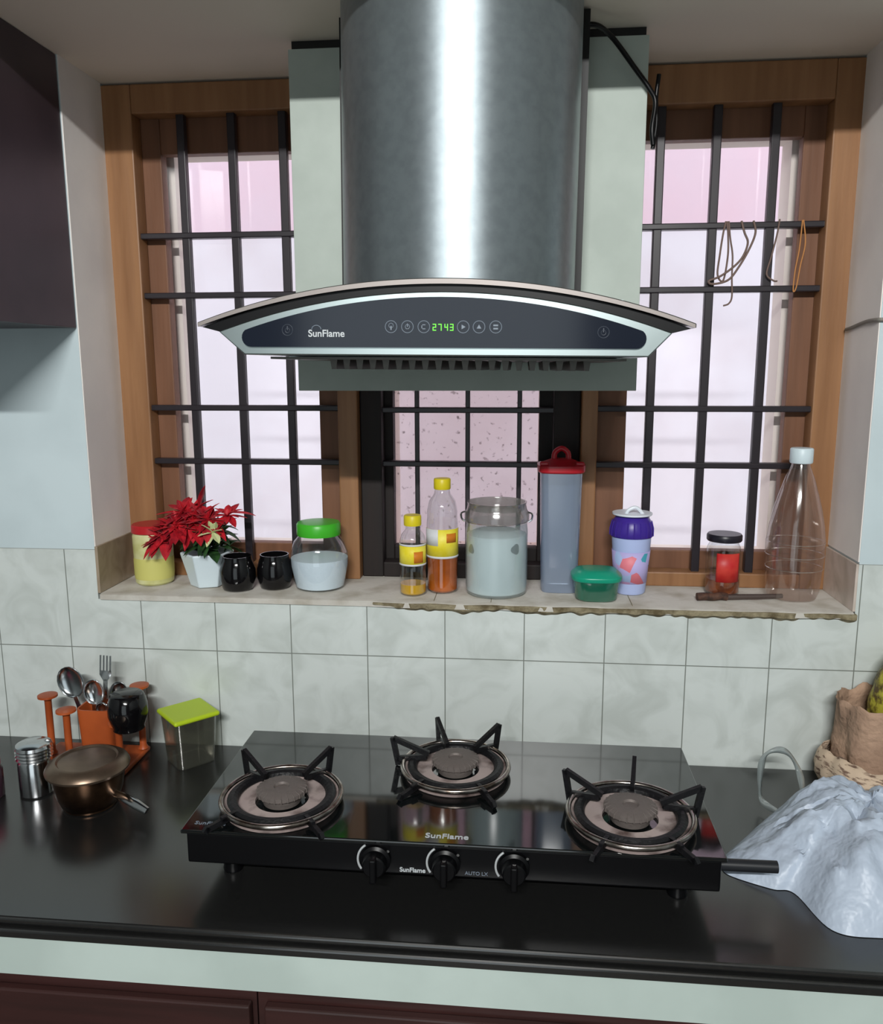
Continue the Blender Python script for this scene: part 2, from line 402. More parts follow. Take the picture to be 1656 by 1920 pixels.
# ------------------------------------------------------------------ chimney hood
HX = .031
hood = thing('chimney_hood', 'stainless steel chimney hood with curved glass canopy and black touch panel', 'hood', (HX, -.2, .757), (0, .010, 0))
def arcz(x, zc, zt, hw=.315): return zc - (zc - zt) * ((x - HX) / hw) ** 2 * (1.0 - .06 * (1 - ((x - HX) / hw) ** 2))
def band(za0, zt0, za1, zt1, hw0, y0, y1, hw1=None, n=48):
    hw1 = hw1 or hw0; bm = bmesh.new()
    top = [(HX + hw0 * (2 * i / n - 1), arcz(HX + hw0 * (2 * i / n - 1), za0, zt0, hw0)) for i in range(n + 1)]
    bot = [(HX + hw1 * (2 * i / n - 1), arcz(HX + hw1 * (2 * i / n - 1), za1, zt1, hw1)) for i in range(n + 1)]
    A = [[bm.verts.new((p[0], y, p[1])) for p in L] for y in (y0, y1) for L in (top, bot)]
    for i in range(n):
        bm.faces.new((A[0][i], A[0][i + 1], A[1][i + 1], A[1][i])); bm.faces.new((A[2][i], A[2][i + 1], A[3][i + 1], A[3][i]))
        bm.faces.new((A[0][i], A[0][i + 1], A[2][i + 1], A[2][i])); bm.faces.new((A[1][i], A[1][i + 1], A[3][i + 1], A[3][i]))
    for i in (0, n): bm.faces.new((A[0][i], A[1][i], A[3][i], A[2][i]))
    return bm
obj('glass_canopy', band(.855, .7995, .848, .794, .318, -.432, -.03), mat('canopy_glass', srgb(60, 60, 58), .12, spec=.7), hood, w=True, bevel=.001)
obj('edge_trim', band(.8535, .7985, .8475, .794, .316, -.436, -.4325), mat('canopy_edge', srgb(150, 142, 138), .35, .3), hood, w=True)
obj('canopy_gasket', band(.8475, .7935, .8385, .787, .312, -.429, -.05, .286), BLACKP, hood, w=True)
# silver housing: arc top, slanted lower corners
n = 40; pts = []
for i in range(n + 1):
    x = HX - .290 + .58 * i / n; pts.append((x, arcz(x, .8385, .788, .290)))
pts += [(HX + .262, .7585), (HX - .256, .7585)]
obj('housing', prism(bmesh.new(), pts, -.431, -.28), SILVER, hood, w=True, bevel=.0015)
obj('motor_box', B(HX - .24, HX + .245, -.28, -.017, .757, .84), SILVER, hood, w=True, smooth=False)
# black touch panel with rounded ends
pts = []
zl = .7685
for i in range(n + 1):
    x = HX - .262 + .526 * i / n; pts.append((x, arcz(x, .8315, .7865, .2635)))
def arc_pts(cx, cz, r, a0, a1, k=8): return [(cx + r * math.cos(a0 + (a1 - a0) * i / k), cz + r * math.sin(a0 + (a1 - a0) * i / k)) for i in range(k + 1)]
pts = pts[1:-1] + arc_pts(HX + .246, .7805, .012, .9, -PI / 2) + arc_pts(HX - .246, .7805, .012, -PI / 2, -PI - .9)
panel = obj('touch_panel', prism(bmesh.new(), pts, -.4345, -.431), PGLASS, hood, w=True, smooth=False)
def circ(bm, cx, cz, R, r, y, k=20):
    tube(bm, [(cx + R * math.cos(a), y, cz + R * math.sin(a)) for a in [2 * PI * i / k for i in range(k + 1)]], r, 5)
GREYL = mat('grey_print', srgb(120, 130, 142), .5)
DIML = mat('dim_print', srgb(60, 66, 76), .5)
PY = -.4348
for i, x in enumerate((-.031, -.010, .011, .061, .081, .102)):
    bm = bmesh.new(); z = .7945; circ(bm, x, z, .0075, .0005, PY)
    if i == 0: box(bm, x - .0008, x + .0008, PY - .0003, PY, z - .004, z + .001); circ(bm, x, z + .0015, .003, .0004, PY, 8)
    elif i == 1: circ(bm, x, z, .003, .0005, PY, 6); box(bm, x - .0005, x + .0005, PY - .0003, PY, z, z + .004)
    elif i == 2: box(bm, x - .003, x + .002, PY - .0003, PY, z - .003, z - .002); box(bm, x - .003, x - .002, PY - .0003, PY, z - .003, z + .003); box(bm, x - .003, x + .002, PY - .0003, PY, z + .002, z + .003)
    elif i == 3: prism(bm, [(x - .002, z - .003), (x + .003, z), (x - .002, z + .003)], PY - .0003, PY)
    elif i == 4: prism(bm, [(x - .003, z - .002), (x + .003, z - .002), (x, z + .003)], PY - .0003, PY)
    else: box(bm, x - .003, x + .003, PY - .0003, PY, z - .003, z - .001); box(bm, x - .003, x + .003, PY - .0003, PY, z + .001, z + .003)
    obj('touch_button', bm, GREYL, panel, w=True)
for x, z in ((-.166, .790), (.236, .7885)):
    bm = bmesh.new(); circ(bm, x, z, .007, .0005, PY); box(bm, x - .0006, x + .0006, PY - .0003, PY, z, z + .005); circ(bm, x, z - .0005, .003, .0004, PY, 10)
    obj('power_icon', bm, DIML, panel, w=True)
LED = mat('green_led', srgb(40, 160, 30), .5, emit=(.25, 1, .08, 1), estr=.9)
SEG = {'2': 'abged', '7': 'abc', '4': 'fgbc', '3': 'abgcd'}
bm = bmesh.new()
def seg7(bm, ch, cx, cz, W=.0045, H=.0085, t=.0011):
    S = {'a': (-W / 2, W / 2, H / 2 - t, H / 2), 'g': (-W / 2, W / 2, -t / 2, t / 2), 'd': (-W / 2, W / 2, -H / 2, -H / 2 + t), 'f': (-W / 2, -W / 2 + t, 0, H / 2), 'b': (W / 2 - t, W / 2, 0, H / 2), 'e': (-W / 2, -W / 2 + t, -H / 2, 0), 'c': (W / 2 - t, W / 2, -H / 2, 0)}
    for s in SEG[ch]: a = S[s]; box(bm, cx + a[0], cx + a[1], PY - .0004, PY, cz + a[2], cz + a[3])
for ch, x in (('2', .0245), ('7', .0315), ('4', .0395), ('3', .0465)): seg7(bm, ch, x, .794)
obj('clock_display', bm, LED, panel, w=True, smooth=False, label='green lit clock digits')
text('SunFlame', .0125, WHITEL, 'lettering', hood, (-.115, PY, .7855), stretch=1.0, bold=.0002)
bm = bmesh.new(); tube(bm, [(-.128 + .006 * math.cos(a), PY, .791 + .005 * math.sin(a)) for a in [PI * i / 10 for i in range(11)]], .0005, 5)
obj('emblem', bm, GREYL, hood, w=True)
# baffle filter
bm = bmesh.new()
box(bm, -.20, .27, -.40, -.03, .7535, .7565)
flt = obj('baffle_filter', bm, mat('dull_steel', srgb(90, 88, 84), .45, .8), hood, w=True, smooth=False)
for i in range(20):
    x = -.128 + .0182 * i
    bm = bmesh.new(); prism(bm, [(x, .7535), (x + .010, .7535), (x + .008, .7405), (x + .002, .7405)], -.36, -.06)
    obj('slat', bm, MATS['dull_steel'], flt, w=True, smooth=False)
# duct
def dsec(hw, fy, by, n=40):
    out = [(HX + hw, by), ]
    for i in range(n + 1):
        a = -PI * i / n
        c, s = math.cos(a), math.sin(a); e = 2.15
        out.append((HX + hw * math.copysign(abs(c) ** (2 / e), c), -.12 + (-.12 - fy) * (-(abs(s) ** (2 / e)))))
    out.append((HX - hw, by)); return out
def vprism(pts, z0, z1):
    bm = bmesh.new(); a = [bm.verts.new((x, y, z0)) for x, y in pts]; b = [bm.verts.new((x, y, z1)) for x, y in pts]; k = len(pts)
    bm.faces.new(a[::-1]); bm.faces.new(b)
    for i in range(k): bm.faces.new((a[i], a[(i + 1) % k], b[(i + 1) % k], b[i]))
    return bm
obj('chimney_duct', vprism(dsec(.185, -.30, -.018), .845, 1.289), STEEL, hood, w=True)
obj('duct_shade_sleeve', vprism([(HX - .197, -.10), (HX + .197, -.10), (HX + .197, -.018), (HX - .197, -.018)], .85, 1.289), mat('sleeve_shade_black', srgb(22, 22, 22), .5, .3), hood, w=True)  # black sleeve; its colour stands in for shade along the duct's sides

# ------------------------------------------------------------------ stove
GX0, GX1, GY0, GY1 = -.337, .418, -.467, -.14
stove = thing('gas_stove', 'three-burner gas stove with black glass top on the worktop', 'stove', ((GX0 + GX1) / 2, -.3, 0))
obj('glass_top', B(GX0, GX1, GY0, GY1, .094, .100), BGLASS, stove, w=True, smooth=False, bevel=.002, seg=3)
obj('body', B(GX0 + .006, GX1 - .006, -.461, -.15, .046, .0935), BLACKP, stove, w=True, smooth=False, bevel=.003)
for x in (GX0 + .05, GX1 - .05):
    for y in (-.40, -.18): obj('foot', lathe([(.014, 0), (.015, .004), (.011, .02), (.011, .0455)], 20, x, y), BLACKP, stove, w=True)
DISH = mat('stained_dish', srgb(186, 170, 166), .45, .15, mix=srgb(96, 80, 76), mscale=26, mlow=.5, mhigh=.7)
CAPM = mat('burner_iron', srgb(112, 104, 100), .6, .3, bump=.4, bscale=90)
RING = mat('drip_ring_steel', srgb(190, 182, 176), .22, 1, mix=srgb(110, 96, 86), mscale=40)
def burner(cx, cy, R, angs, s=1):
    dish = obj('burner', lathe([(R * .97, .012), (R * .9, .006), (R * .62, .003), (R * .45, .006), (R * .45, .001), (R * .97, .001)], 56, cx, cy, False, False), DISH, stove, w=False, loc=Vector((0, 0, .1)) - origin_of(stove), label='burner with stained grey dish')
    k = dict(parent=dish)
    obj('drip_ring', torus(bmesh.new(), R, .0042, .012, cx, cy, 64), RING, **k)
    bm = lathe([(.028, .003), (.030, .014), (.037, .018), (.037, .024), (.030, .027), (.012, .027), (.010, .024)], 44, cx, cy)
    for i in range(24):
        a = 2 * PI * i / 24; c_, s_ = math.cos(a), math.sin(a)
        tube(bm, [(cx + .029 * c_, cy + .029 * s_, .0265), (cx + .0375 * c_, cy + .0375 * s_, .0235), (cx + .0375 * c_, cy + .0375 * s_, .018)], .0011, 5)
    obj('burner_cap', bm, CAPM, **k)
    bm = lathe([(R * .73, .009), (R * .75, .014), (R * .80, .0165), (R * .86, .0165), (R * .91, .013), (R * .89, .009), (R * .73, .009)], 56, cx, cy, False, False)
    for d in angs:
        a = math.radians(abs(d)); M = Matrix.Translation((cx, cy, 0)) @ Matrix.Rotation(a, 4, 'Z')
        Q = [(.046, .026), (.060, .033), (.104, .054), (.108, .048), (.100, .016), (.100, .001), (.090, .001), (.080, .017)]
        low = d < 0
        for (loop) in (((.074, .012), (.124, .0045)), ((.074, .012), (.1, .011)), ((.120, .008), (.126, .0015))) if low else (((.044, .026), (.104, .047)), ((.105, .048), (.096, .002)), ((.098, .012), (.048, .021))):
            (ra, za), (rb, zb) = loop
            d_ = Vector((rb - ra, zb - za)).normalized(); n_ = Vector((-d_.y, d_.x)) * .0042
            P = [(ra + n_.x, za + n_.y), (rb + n_.x, zb + n_.y), (rb - n_.x, zb - n_.y), (ra - n_.x, za - n_.y)]
            b2 = bmesh.new(); prism(b2, P, -.003, .003); b2.transform(M)
            me = bpy.data.meshes.new('x'); b2.to_mesh(me); b2.free(); bm.from_mesh(me); bpy.data.meshes.remove(me)
    obj('pan_support', bm, CAST, smooth=False, **k)
burner(-.214, -.380, .0885, [58, 140, -228, -312])
burner(.038, -.262, .085, [50, 112, 172, -232, -302])
burner(.300, -.384, .0885, [10, 80, 150, -306, -240])
for x in (-.057, .040, .135):
    kb = obj('knob', lathe([(.021, 0), (.021, .006), (.017, .009), (.016, .022), (.014, .024)], 32), BLACKP, stove, loc=Vector((x, -.4612, .069)) - origin_of(stove), rot=(PI / 2, 0, 0))
    obj('grip', B(-.0045, .0045, -.019, .016, .018, .032), BLACKP, kb, smooth=False, bevel=.002)
    bm = bmesh.new(); tube(bm, [(.0255 * math.cos(a), .0255 * math.sin(a), .003) for a in [math.radians(125 + 5 * i) for i in range(19)]], .0016, 6)
    obj('knob_ring', bm, mat('satin_ring', srgb(200, 204, 206), .45, .3), kb, label='chrome arc around the knob')
    obj('indicator', lathe([(.002, 0), (.002, .001)], 12, .018, .016), CHROME, kb, loc=(0, 0, .0065))
text('SunFlame', .016, WHITEL, 'lettering', stove, (.041, -.449, .1003), (0, 0, 0), bold=.0002)
text('SunFlame', .0095, WHITEL, 'lettering', stove, (-.006, -.4615, .054), bold=.0002)
text('AUTO LX', .0075, GREYL, 'lettering', stove, (.083, -.4615, .054))
text('SunFlame', .011, GREYL, 'lettering', stove, (-.300, -.447, .1003), (0, 0, .0), stretch=1.1)
bm = tube(bmesh.new(), [(.405, -.42, .062), (.43, -.42, .062), (.497, -.42, .0625)], .0085, 14)
obj('gas_inlet_pipe', bm, mat('dark_rubber', srgb(30, 32, 36), .4), stove, w=True)

# ------------------------------------------------------------------ things on the sill
def T(name, label, cat, x, y, z=SZ + .0012, rot=(0, 0, 0), group=None): return thing(name, label, cat, (x, y, z), rot, group)

# yellow jar
j = T('jar', 'pale yellow filled jar with ridged red lid at the left end of the sill', 'jar', -.613, .090)
obj('body', lathe([(.034, 0), (.038, .004), (.039, .05), (.0395, .10), (.037, .106)]), mat('pale_yellow', srgb(206, 206, 156), .35, mix=srgb(184, 182, 116), mscale=25), j)
obj('contents', lathe([(.0385, .012), (.0394, .02), (.0396, .05), (.0388, .058)], cap0=False, cap1=False), mat('yellow_powder', srgb(198, 194, 110), .6), j)
obj('lid', lathe([(.0385, .1055), (.0405, .107), (.0405, .120), (.038, .123)]), mat('red_plastic', srgb(176, 30, 38), .35), j)

# poinsettia
p = T('potted_poinsettia', 'artificial red poinsettia in a faceted white pot on the sill', 'plant', -.495, .080)
bm = bmesh.new()
loft(bm, [(0, 0, 0, .034, .034, 2), (0, 0, .002, .036, .036, 2), (0, 0, .066, .053, .053, 2), (0, 0, .070, .053, .053, 2), (0, 0, .070, .048, .048, 2), (0, 0, .058, .044, .044, 2)], 6)
obj('pot', bm, mat('white_glaze', srgb(208, 222, 228), .25), p, rot=(0, 0, .35), smooth=False, bevel=.002)
def leaf(bm, base, d, L, W, droop=.25, fold=.25, k=6):
    d = Vector(d).normalized(); side = d.cross(Vector((0, 0, 1)))
    if side.length < .1: side = Vector((1, 0, 0))
    side.normalize(); upv = side.cross(d).normalized(); rows = []
    for i in range(k + 1):
        t = i / k; wv = W * (math.sin(PI * min(1, t * .95 + .04)) ** .8) * (1 - .25 * t)
        if i == k: wv = W * .02
        c = Vector(base) + d * L * t - Vector((0, 0, 1)) * droop * L * t * t + upv * 0
        rows.append([bm.verts.new(c + side * wv * s + upv * (abs(s) * wv * fold)) for s in (-1, 0, 1)])
    for a, b in zip(rows, rows[1:]):
        for q in range(2): bm.faces.new((a[q], a[q + 1], b[q + 1], b[q]))
REDP = mat('red_bract', srgb(196, 26, 40), .55, mix=srgb(130, 14, 30), mscale=50)
GRN = mat('dark_green_leaf', srgb(46, 82, 40), .5, mix=srgb(24, 48, 28), mscale=40)
rnd = random.Random(3)
bm = bmesh.new()
for i in range(64):
    a = rnd.uniform(0, 2 * PI); el = rnd.uniform(-.3, 1.1); r0 = rnd.uniform(0, .03)
    leaf(bm, (r0 * math.cos(a) + .010, r0 * math.sin(a) - .004, .060 + rnd.uniform(0, .055)), (math.cos(a) * math.cos(el), math.sin(a) * math.cos(el), math.sin(el)), rnd.uniform(.035, .06), rnd.uniform(.008, .014), rnd.uniform(.1, .6))
obj('leaves', bm, GRN, p, smooth=False, solid=.0006)
bm = bmesh.new()
for i in range(9): 
    a = rnd.uniform(0, 2 * PI); tube(bm, catmull([(0.01 * math.cos(a), .01 * math.sin(a), .05), (.02 * math.cos(a), .02 * math.sin(a), .09), (.035 * math.cos(a), .035 * math.sin(a), .12 + .02 * rnd.random())]), .0012, 5)
obj('stems', bm, GRN, p)
def flower(c, tilt, R, n, seed, az=0):
    rr = random.Random(seed); bm = bmesh.new(); M = Matrix.Rotation(az, 3, 'Z') @ Matrix.Rotation(tilt, 3, 'X')
    for ring, (nn, L, el) in enumerate(((n, R, .05), (n, R * .8, .4), (n - 2, R * .5, .8))):
        for i in range(nn):
            a = 2 * PI * (i + .5 * ring) / nn + rr.uniform(-.15, .15); e = el + rr.uniform(-.15, .15)
            leaf(bm, c, M @ Vector((math.cos(a) * math.cos(e), math.sin(a) * math.cos(e), math.sin(e))), L * rr.uniform(.85, 1.1), L * rr.uniform(.2, .27), rr.uniform(.05, .3))
    obj('flower', bm, REDP, p, smooth=False, solid=.0006)
flower((-.012, -.028, .135), .95, .062, 8, 1, -.2)
flower((-.068, -.036, .110), .8, .054, 7, 2, -.5)
flower((.052, -.014, .146), .5, .040, 6, 4, .3)
flower((-.035, -.020, .152), .6, .050, 8, 6, .2)
flower((-.045, -.040, .128), 1.0, .056, 8, 9, -.3)
flower((.018, -.034, .140), .9, .050, 8, 11, .3)
flower((-.085, -.034, .098), .7, .046, 7, 12, -.7)
bm = bmesh.new()
leaf(bm, (.0, -.028, .165), (.35, -.1, 1.05), .052, .010, .1); leaf(bm, (.0, -.028, .165), (.9, -.1, .55), .036, .009, .1); leaf(bm, (.05, -.01, .150), (1, -.2, .12), .064, .010, .15)
obj('flower', bm, REDP, p, smooth=False, solid=.0006)
bm = bmesh.new()
for i in range(7):
    a = 2 * PI * i / 7; leaf(bm, (.034, -.050, .118), (math.cos(a) * .8, -.5, .4 + math.sin(a)), .030, .009, .1)
obj('flower', bm, mat('cream_bract', srgb(206, 214, 160), .5), p, smooth=False, solid=.0006, label='pale cream-green small flower')

# black mugs
BLK = mat('black_gloss_ceramic', srgb(12, 11, 13), .1, spec=.6)
def mug(label, x, y, z, rz, flip=False, s=1):
    t = thing('mug', label, 'mug', (x, y, z), (PI if flip else 0, 0, rz), 'small glossy black mugs')
    obj('body', lathe([(.026 * s, 0), (.030 * s, .003), (.0355 * s, .022), (.0355 * s, .040), (.031 * s, .056), (.0285 * s, .062), (.0285 * s, .068), (.0265 * s, .068), (.0265 * s, .06), (.031 * s, .04), (.03 * s, .008)]), BLK, t)
    obj('handle', tube(bmesh.new(), catmull([(.034 * s, 0, .05), (.045 * s, 0, .050), (.050 * s, 0, .036), (.045 * s, 0, .022), (.034 * s, 0, .020)]), .0035, 8), BLK, t)
    return t
mug('black glossy mug next to the white pot, left of the pair on the sill', -.423, .052, SZ + .0012, 2.2)
mug('black glossy mug on the sill between the other mug and the green-lidded jar', -.353, .072, SZ + .0012, .8)

# jar with green lid
j = T('jar', 'round clear jar with bright green lid, half full of white grains', 'jar', -.263, .080)
pr = [(.040, 0), (.048, .003), (.052, .02), (.058, .055), (.057, .075), (.050, .095), (.041, .106), (.040, .110)]
obj('body', lathe(pr, 48, cap1=False), CLEAR, j)
obj('contents', lathe([(.039, .002), (.047, .005), (.051, .022), (.0555, .045), (.0565, .062), (.03, .066)], 48), mat('white_grain', srgb(214, 226, 236), .8, bump=.2, bscale=300), j)
obj('lid', lathe([(.0425, .108), (.0435, .110), (.0435, .130), (.041, .1335), (.030, .135)], 48), mat('green_plastic', srgb(66, 178, 44), .35), j)

# oil bottles
OIL1 = mat('golden_oil', srgb(206, 160, 44), .08, coat=.3); OIL2 = mat('amber_oil', srgb(156, 76, 22), .08, mix=srgb(190, 96, 30), mscale=20, coat=.3)
YLAB = mat('yellow_label', srgb(230, 212, 40), .5, mix=srgb(240, 226, 90), mscale=30); YCAP = mat('yellow_cap', srgb(216, 198, 30), .4)
WLAB = mat('white_label', srgb(214, 216, 220), .5); OLAB = mat('orange_print', srgb(206, 120, 30), .5)
def band_patch(r, z0, z1, a0, a1, n=14):
    bm = bmesh.new(); A = []; 
    for i in range(n + 1):
        a = math.radians(a0 + (a1 - a0) * i / n); A.append([bm.verts.new((r * math.cos(a), r * math.sin(a), z)) for z in (z0, z1)])
    for a, b in zip(A, A[1:]): bm.faces.new((a[0], b[0], b[1], a[1]))
    return bm
b = T('oil_bottle', 'small oil bottle with yellow cap and yellow label, nearly empty', 'bottle', -.070, .048, group=None)
obj('body', lathe([(.022, 0), (.0255, .003), (.0255, .035), (.0245, .05), (.0255, .058), (.0255, .105), (.022, .118), (.014, .128), (.0135, .137)], cap1=False), CLEAR, b)
obj('oil', lathe([(.0215, .002), (.0247, .005), (.0247, .022)]), OIL1, b)
lb = obj('label', band_patch(.0258, .060, .102, -180, 0), YLAB, b, solid=.0003); obj('print', band_patch(.0262, .066, .088, -78, -35), OLAB, lb, solid=.0003); obj('border', band_patch(.0262, .0985, .102, -180, 0), WLAB, lb, solid=.0003); obj('border', band_patch(.0262, .060, .0635, -180, 0), WLAB, lb, solid=.0003)
obj('cap', lathe([(.0165, .136), (.017, .138), (.017, .154), (.0155, .156)]), YCAP, b)
b = T('oil_bottle', 'taller oil bottle with yellow cap, half full of amber oil', 'bottle', -.015, .075)
obj('body', lathe([(.026, 0), (.030, .004), (.030, .055), (.031, .07), (.031, .135), (.0295, .150), (.030, .160), (.026, .180), (.016, .194), (.0145, .204)], cap1=False), CLEAR, b)
obj('oil', lathe([(.025, .002), (.0292, .006), (.0292, .054), (.0302, .070)]), OIL2, b)
lb = obj('label', band_patch(.0313, .074, .128, -180, 0), YLAB, b, solid=.0003); obj('print', band_patch(.0318, .096, .128, -165, -100), WLAB, lb, solid=.0003); obj('print', band_patch(.0318, .102, .120, -70, -30), OLAB, lb, solid=.0003); obj('border', band_patch(.0318, .071, .075, -180, 0), WLAB, lb, solid=.0003)
obj('cap', lathe([(.0155, .203), (.0165, .205), (.0165, .222), (.015, .224)]), YCAP, b)

# big clear canister
j = T('canister', 'large frosted clear canister with clamp lid, filled with white powder', 'canister', .091, .072)
FROST = thin('frosted_plastic', (.9, .95, .95, 1), .04, .25, .35, srgb(206, 218, 218))
obj('body', lathe([(.052, 0), (.058, .004), (.060, .02), (.060, .125), (.0585, .138), (.060, .142)], 48, cap1=False), FROST, j)
obj('contents', lathe([(.05, .004), (.0575, .008), (.0575, .118), (.04, .125)], 48), mat('white_powder', srgb(212, 220, 224), .85, mix=srgb(196, 204, 208), mscale=14), j)
ld = obj('lid', lathe([(.060, .143), (.0625, .146), (.0625, .158), (.058, .166), (.056, .176), (.058, .181), (.0545, .181), (.053, .166)], 48), thin('grey_clear_lid', (.72, .72, .70, 1), .08, .15, .25, srgb(170, 170, 166)), j)
for s in (-1, 1): obj('clamp', tube(bmesh.new(), catmull([(s * .060, -.01, .162), (s * .068, -.01, .158), (s * .067, -.01, .148), (s * .061, -.01, .143)]), .0018, 6), CHROME, ld)
def oval_patch(r, z0, hz, a0, ha, n=24):
    bm = bmesh.new(); c = bm.verts.new((r * math.cos(math.radians(a0)), r * math.sin(math.radians(a0)), z0)); V = []
    for i in range(n):
        t = 2 * PI * i / n; k = 1 + .12 * math.sin(3 * t + a0); a = math.radians(a0 + ha * k * math.cos(t)); V.append(bm.verts.new((r * math.cos(a), r * math.sin(a), z0 + hz * k * math.sin(t))))
    for i in range(n): bm.faces.new((c, V[i], V[(i + 1) % n]))
    return bm
SMU = thin('smudge', (.8, .8, .8, 1), .02, .3, .28, srgb(112, 118, 120))
obj('smudge', oval_patch(.0606, .097, .010, -52, 9), SMU, j)
obj('smudge', oval_patch(.0606, .094, .009, -141, 8), SMU, j)

# tall container with red lid
j = T('food_container', 'tall square translucent container with red lid and knob handle', 'container', .214, .110)
bm = bmesh.new(); loft(bm, [(0, 0, 0, .034, .034, 5), (0, 0, .004, .0355, .0355, 5), (0, 0, .235, .0405, .0405, 5)], 48)
obj('body', bm, thin('blue_frosted', (.74, .82, .92, 1), .06, .2, .50, srgb(190, 205, 226)), j)
RED = mat('ruby_plastic', srgb(178, 26, 40), .3)
bm = bmesh.new(); loft(bm, [(0, 0, .2352, .043, .043, 4), (0, 0, .238, .046, .046, 4), (0, 0, .250, .046, .046, 4), (0, 0, .253, .036, .036, 3), (0, 0, .260, .020, .020, 2)], 48)
lid = obj('lid', bm, RED, j, bevel=.001)
obj('knob', tube(bmesh.new(), catmull([(-.014, 0, .258), (-.012, 0, .272), (0, 0, .280), (.012, 0, .272), (.014, 0, .258)]), .0055, 10), RED, lid)
for sx in (-1, 1): obj('clip', B(sx * .034 - .008, sx * .034 + .008, -.040, -.028, .2505, .258), RED, lid, smooth=False, bevel=.002)

# green tub
j = T('tub', 'small green plastic tub with domed lid on the sill edge', 'tub', .282, .050)
GT = thin('green_translucent', (.05, .45, .34, 1), .08, .2, .75, srgb(24, 138, 108))
bm = bmesh.new(); loft(bm, [(0, 0, 0, .036, .032, 3), (0, 0, .003, .039, .035, 3), (0, 0, .038, .044, .040, 3)], 40)
obj('body', bm, GT, j)
bm = bmesh.new(); loft(bm, [(0, 0, .038, .0465, .042, 3), (0, 0, .0415, .048, .044, 3), (0, 0, .047, .048, .044, 3), (0, 0, .056, .038, .034, 3), (0, 0, .059, .024, .02, 3)], 40)
obj('lid', bm, mat('green_lid', srgb(26, 152, 122), .3), j, bevel=.001)

# sipper
j = T('sipper_cup', 'lavender tumbler with purple screw lid and white straw spout', 'cup', .352, .100)
bm = lathe([(.028, 0), (.030, .003), (.038, .112)], 40)
cm = mat('lavender_plastic', srgb(176, 190, 232), .35)
obj('body', bm, cm, j)
pm = bpy.data.materials.new('printed_sleeve'); pm.use_nodes = True; nt = pm.node_tree; vn = nt.nodes.new('ShaderNodeTexVoronoi'); vn.inputs['Scale'].default_value = 42
tcn = nt.nodes.new('ShaderNodeTexCoord'); nt.links.new(tcn.outputs['Object'], vn.inputs['Vector']); cr = nt.nodes.new('ShaderNodeValToRGB'); cr.color_ramp.interpolation = 'CONSTANT'
el = cr.color_ramp.elements; el[0].position = 0; el[0].color = srgb(186, 176, 226); el[1].position = .38; el[1].color = srgb(204, 160, 206)
for ps, cc in ((.55, srgb(170, 190, 230)), (.68, srgb(222, 120, 134)), (.8, srgb(70, 160, 180)), (.88, srgb(176, 180, 226))): e = el.new(ps); e.color = cc
sp = nt.nodes.new('ShaderNodeSeparateColor'); nt.links.new(vn.outputs['Color'], sp.inputs[0]); nt.links.new(sp.outputs[0], cr.inputs[0]); nt.links.new(cr.outputs[0], nt.nodes['Principled BSDF'].inputs['Base Color'])
obj('printed_sleeve', lathe([(.0315, .022), (.0368, .085)], 40, cap0=False, cap1=False), pm, j, solid=.0004, label='plain coloured patches around the cup')
PUR = mat('purple_plastic', srgb(62, 40, 142), .35)
bm = lathe([(.0395, .112), (.041, .114), (.041, .126), (.038, .140), (.030, .152), (.024, .154)], 40)
for i in range(20):
    a = 2 * PI * i / 20; tube(bm, [(.041 * math.cos(a), .041 * math.sin(a), .114), (.041 * math.cos(a), .041 * math.sin(a), .127), (.037 * math.cos(a), .037 * math.sin(a), .142)], .0016, 5)
ld = obj('lid', bm, PUR, j)
obj('spout', tube(bmesh.new(), catmull([(-.014, -.012, .152), (-.010, -.014, .164), (.004, -.014, .170), (.016, -.012, .160), (.020, -.010, .150)]), .0035, 8), mat('white_plastic', srgb(226, 232, 240), .4), ld)
obj('rim', lathe([(.036, .1535), (.038, .155), (.038, .158), (.034, .158)], 40), MATS['white_plastic'], ld)

# jar with red label
j = T('jar', 'slim glass jar with black lid and red label, brown contents', 'jar', .530, .108)
obj('body', lathe([(.028, 0), (.032, .003), (.0325, .08), (.031, .092), (.027, .100), (.027, .106)], cap1=False), CLEAR, j)
obj('contents', lathe([(.027, .002), (.0312, .005), (.0312, .030), (.01, .033)]), mat('brown_paste', srgb(96, 46, 24), .4, mix=srgb(140, 74, 40), mscale=60), j)
obj('label', band_patch(.0330, .028, .084, -125, -42), mat('red_label', srgb(188, 36, 38), .45, mix=srgb(200, 60, 50), mscale=40), j, solid=.0003)
obj('lid', lathe([(.0315, .104), (.033, .106), (.033, .115), (.031, .118)]), mat('black_lid', srgb(30, 28, 38), .35), j)

# lighter / tongs lying on sill
t = T('kitchen_tool', 'rusty brown kitchen tool lying flat on the sill before the jar with red label', 'tool', .545, .050)
obj('shaft', tube(bmesh.new(), [(-.02, .004, .006), (.04, .012, .006), (.088, .020, .006)], [.0055, .005, .0045], 8), mat('worn_metal', srgb(96, 84, 80), .4, .6), t)
obj('grip', tube(bmesh.new(), catmull([(-.075, -.006, .008), (-.06, -.004, .0085), (-.045, -.001, .0065), (-.03, .002, .008), (-.018, .004, .006)]), .0075, 10), mat('rusty_handle', srgb(90, 60, 46), .7, mix=srgb(50, 34, 28), mscale=90, bump=.6), t)

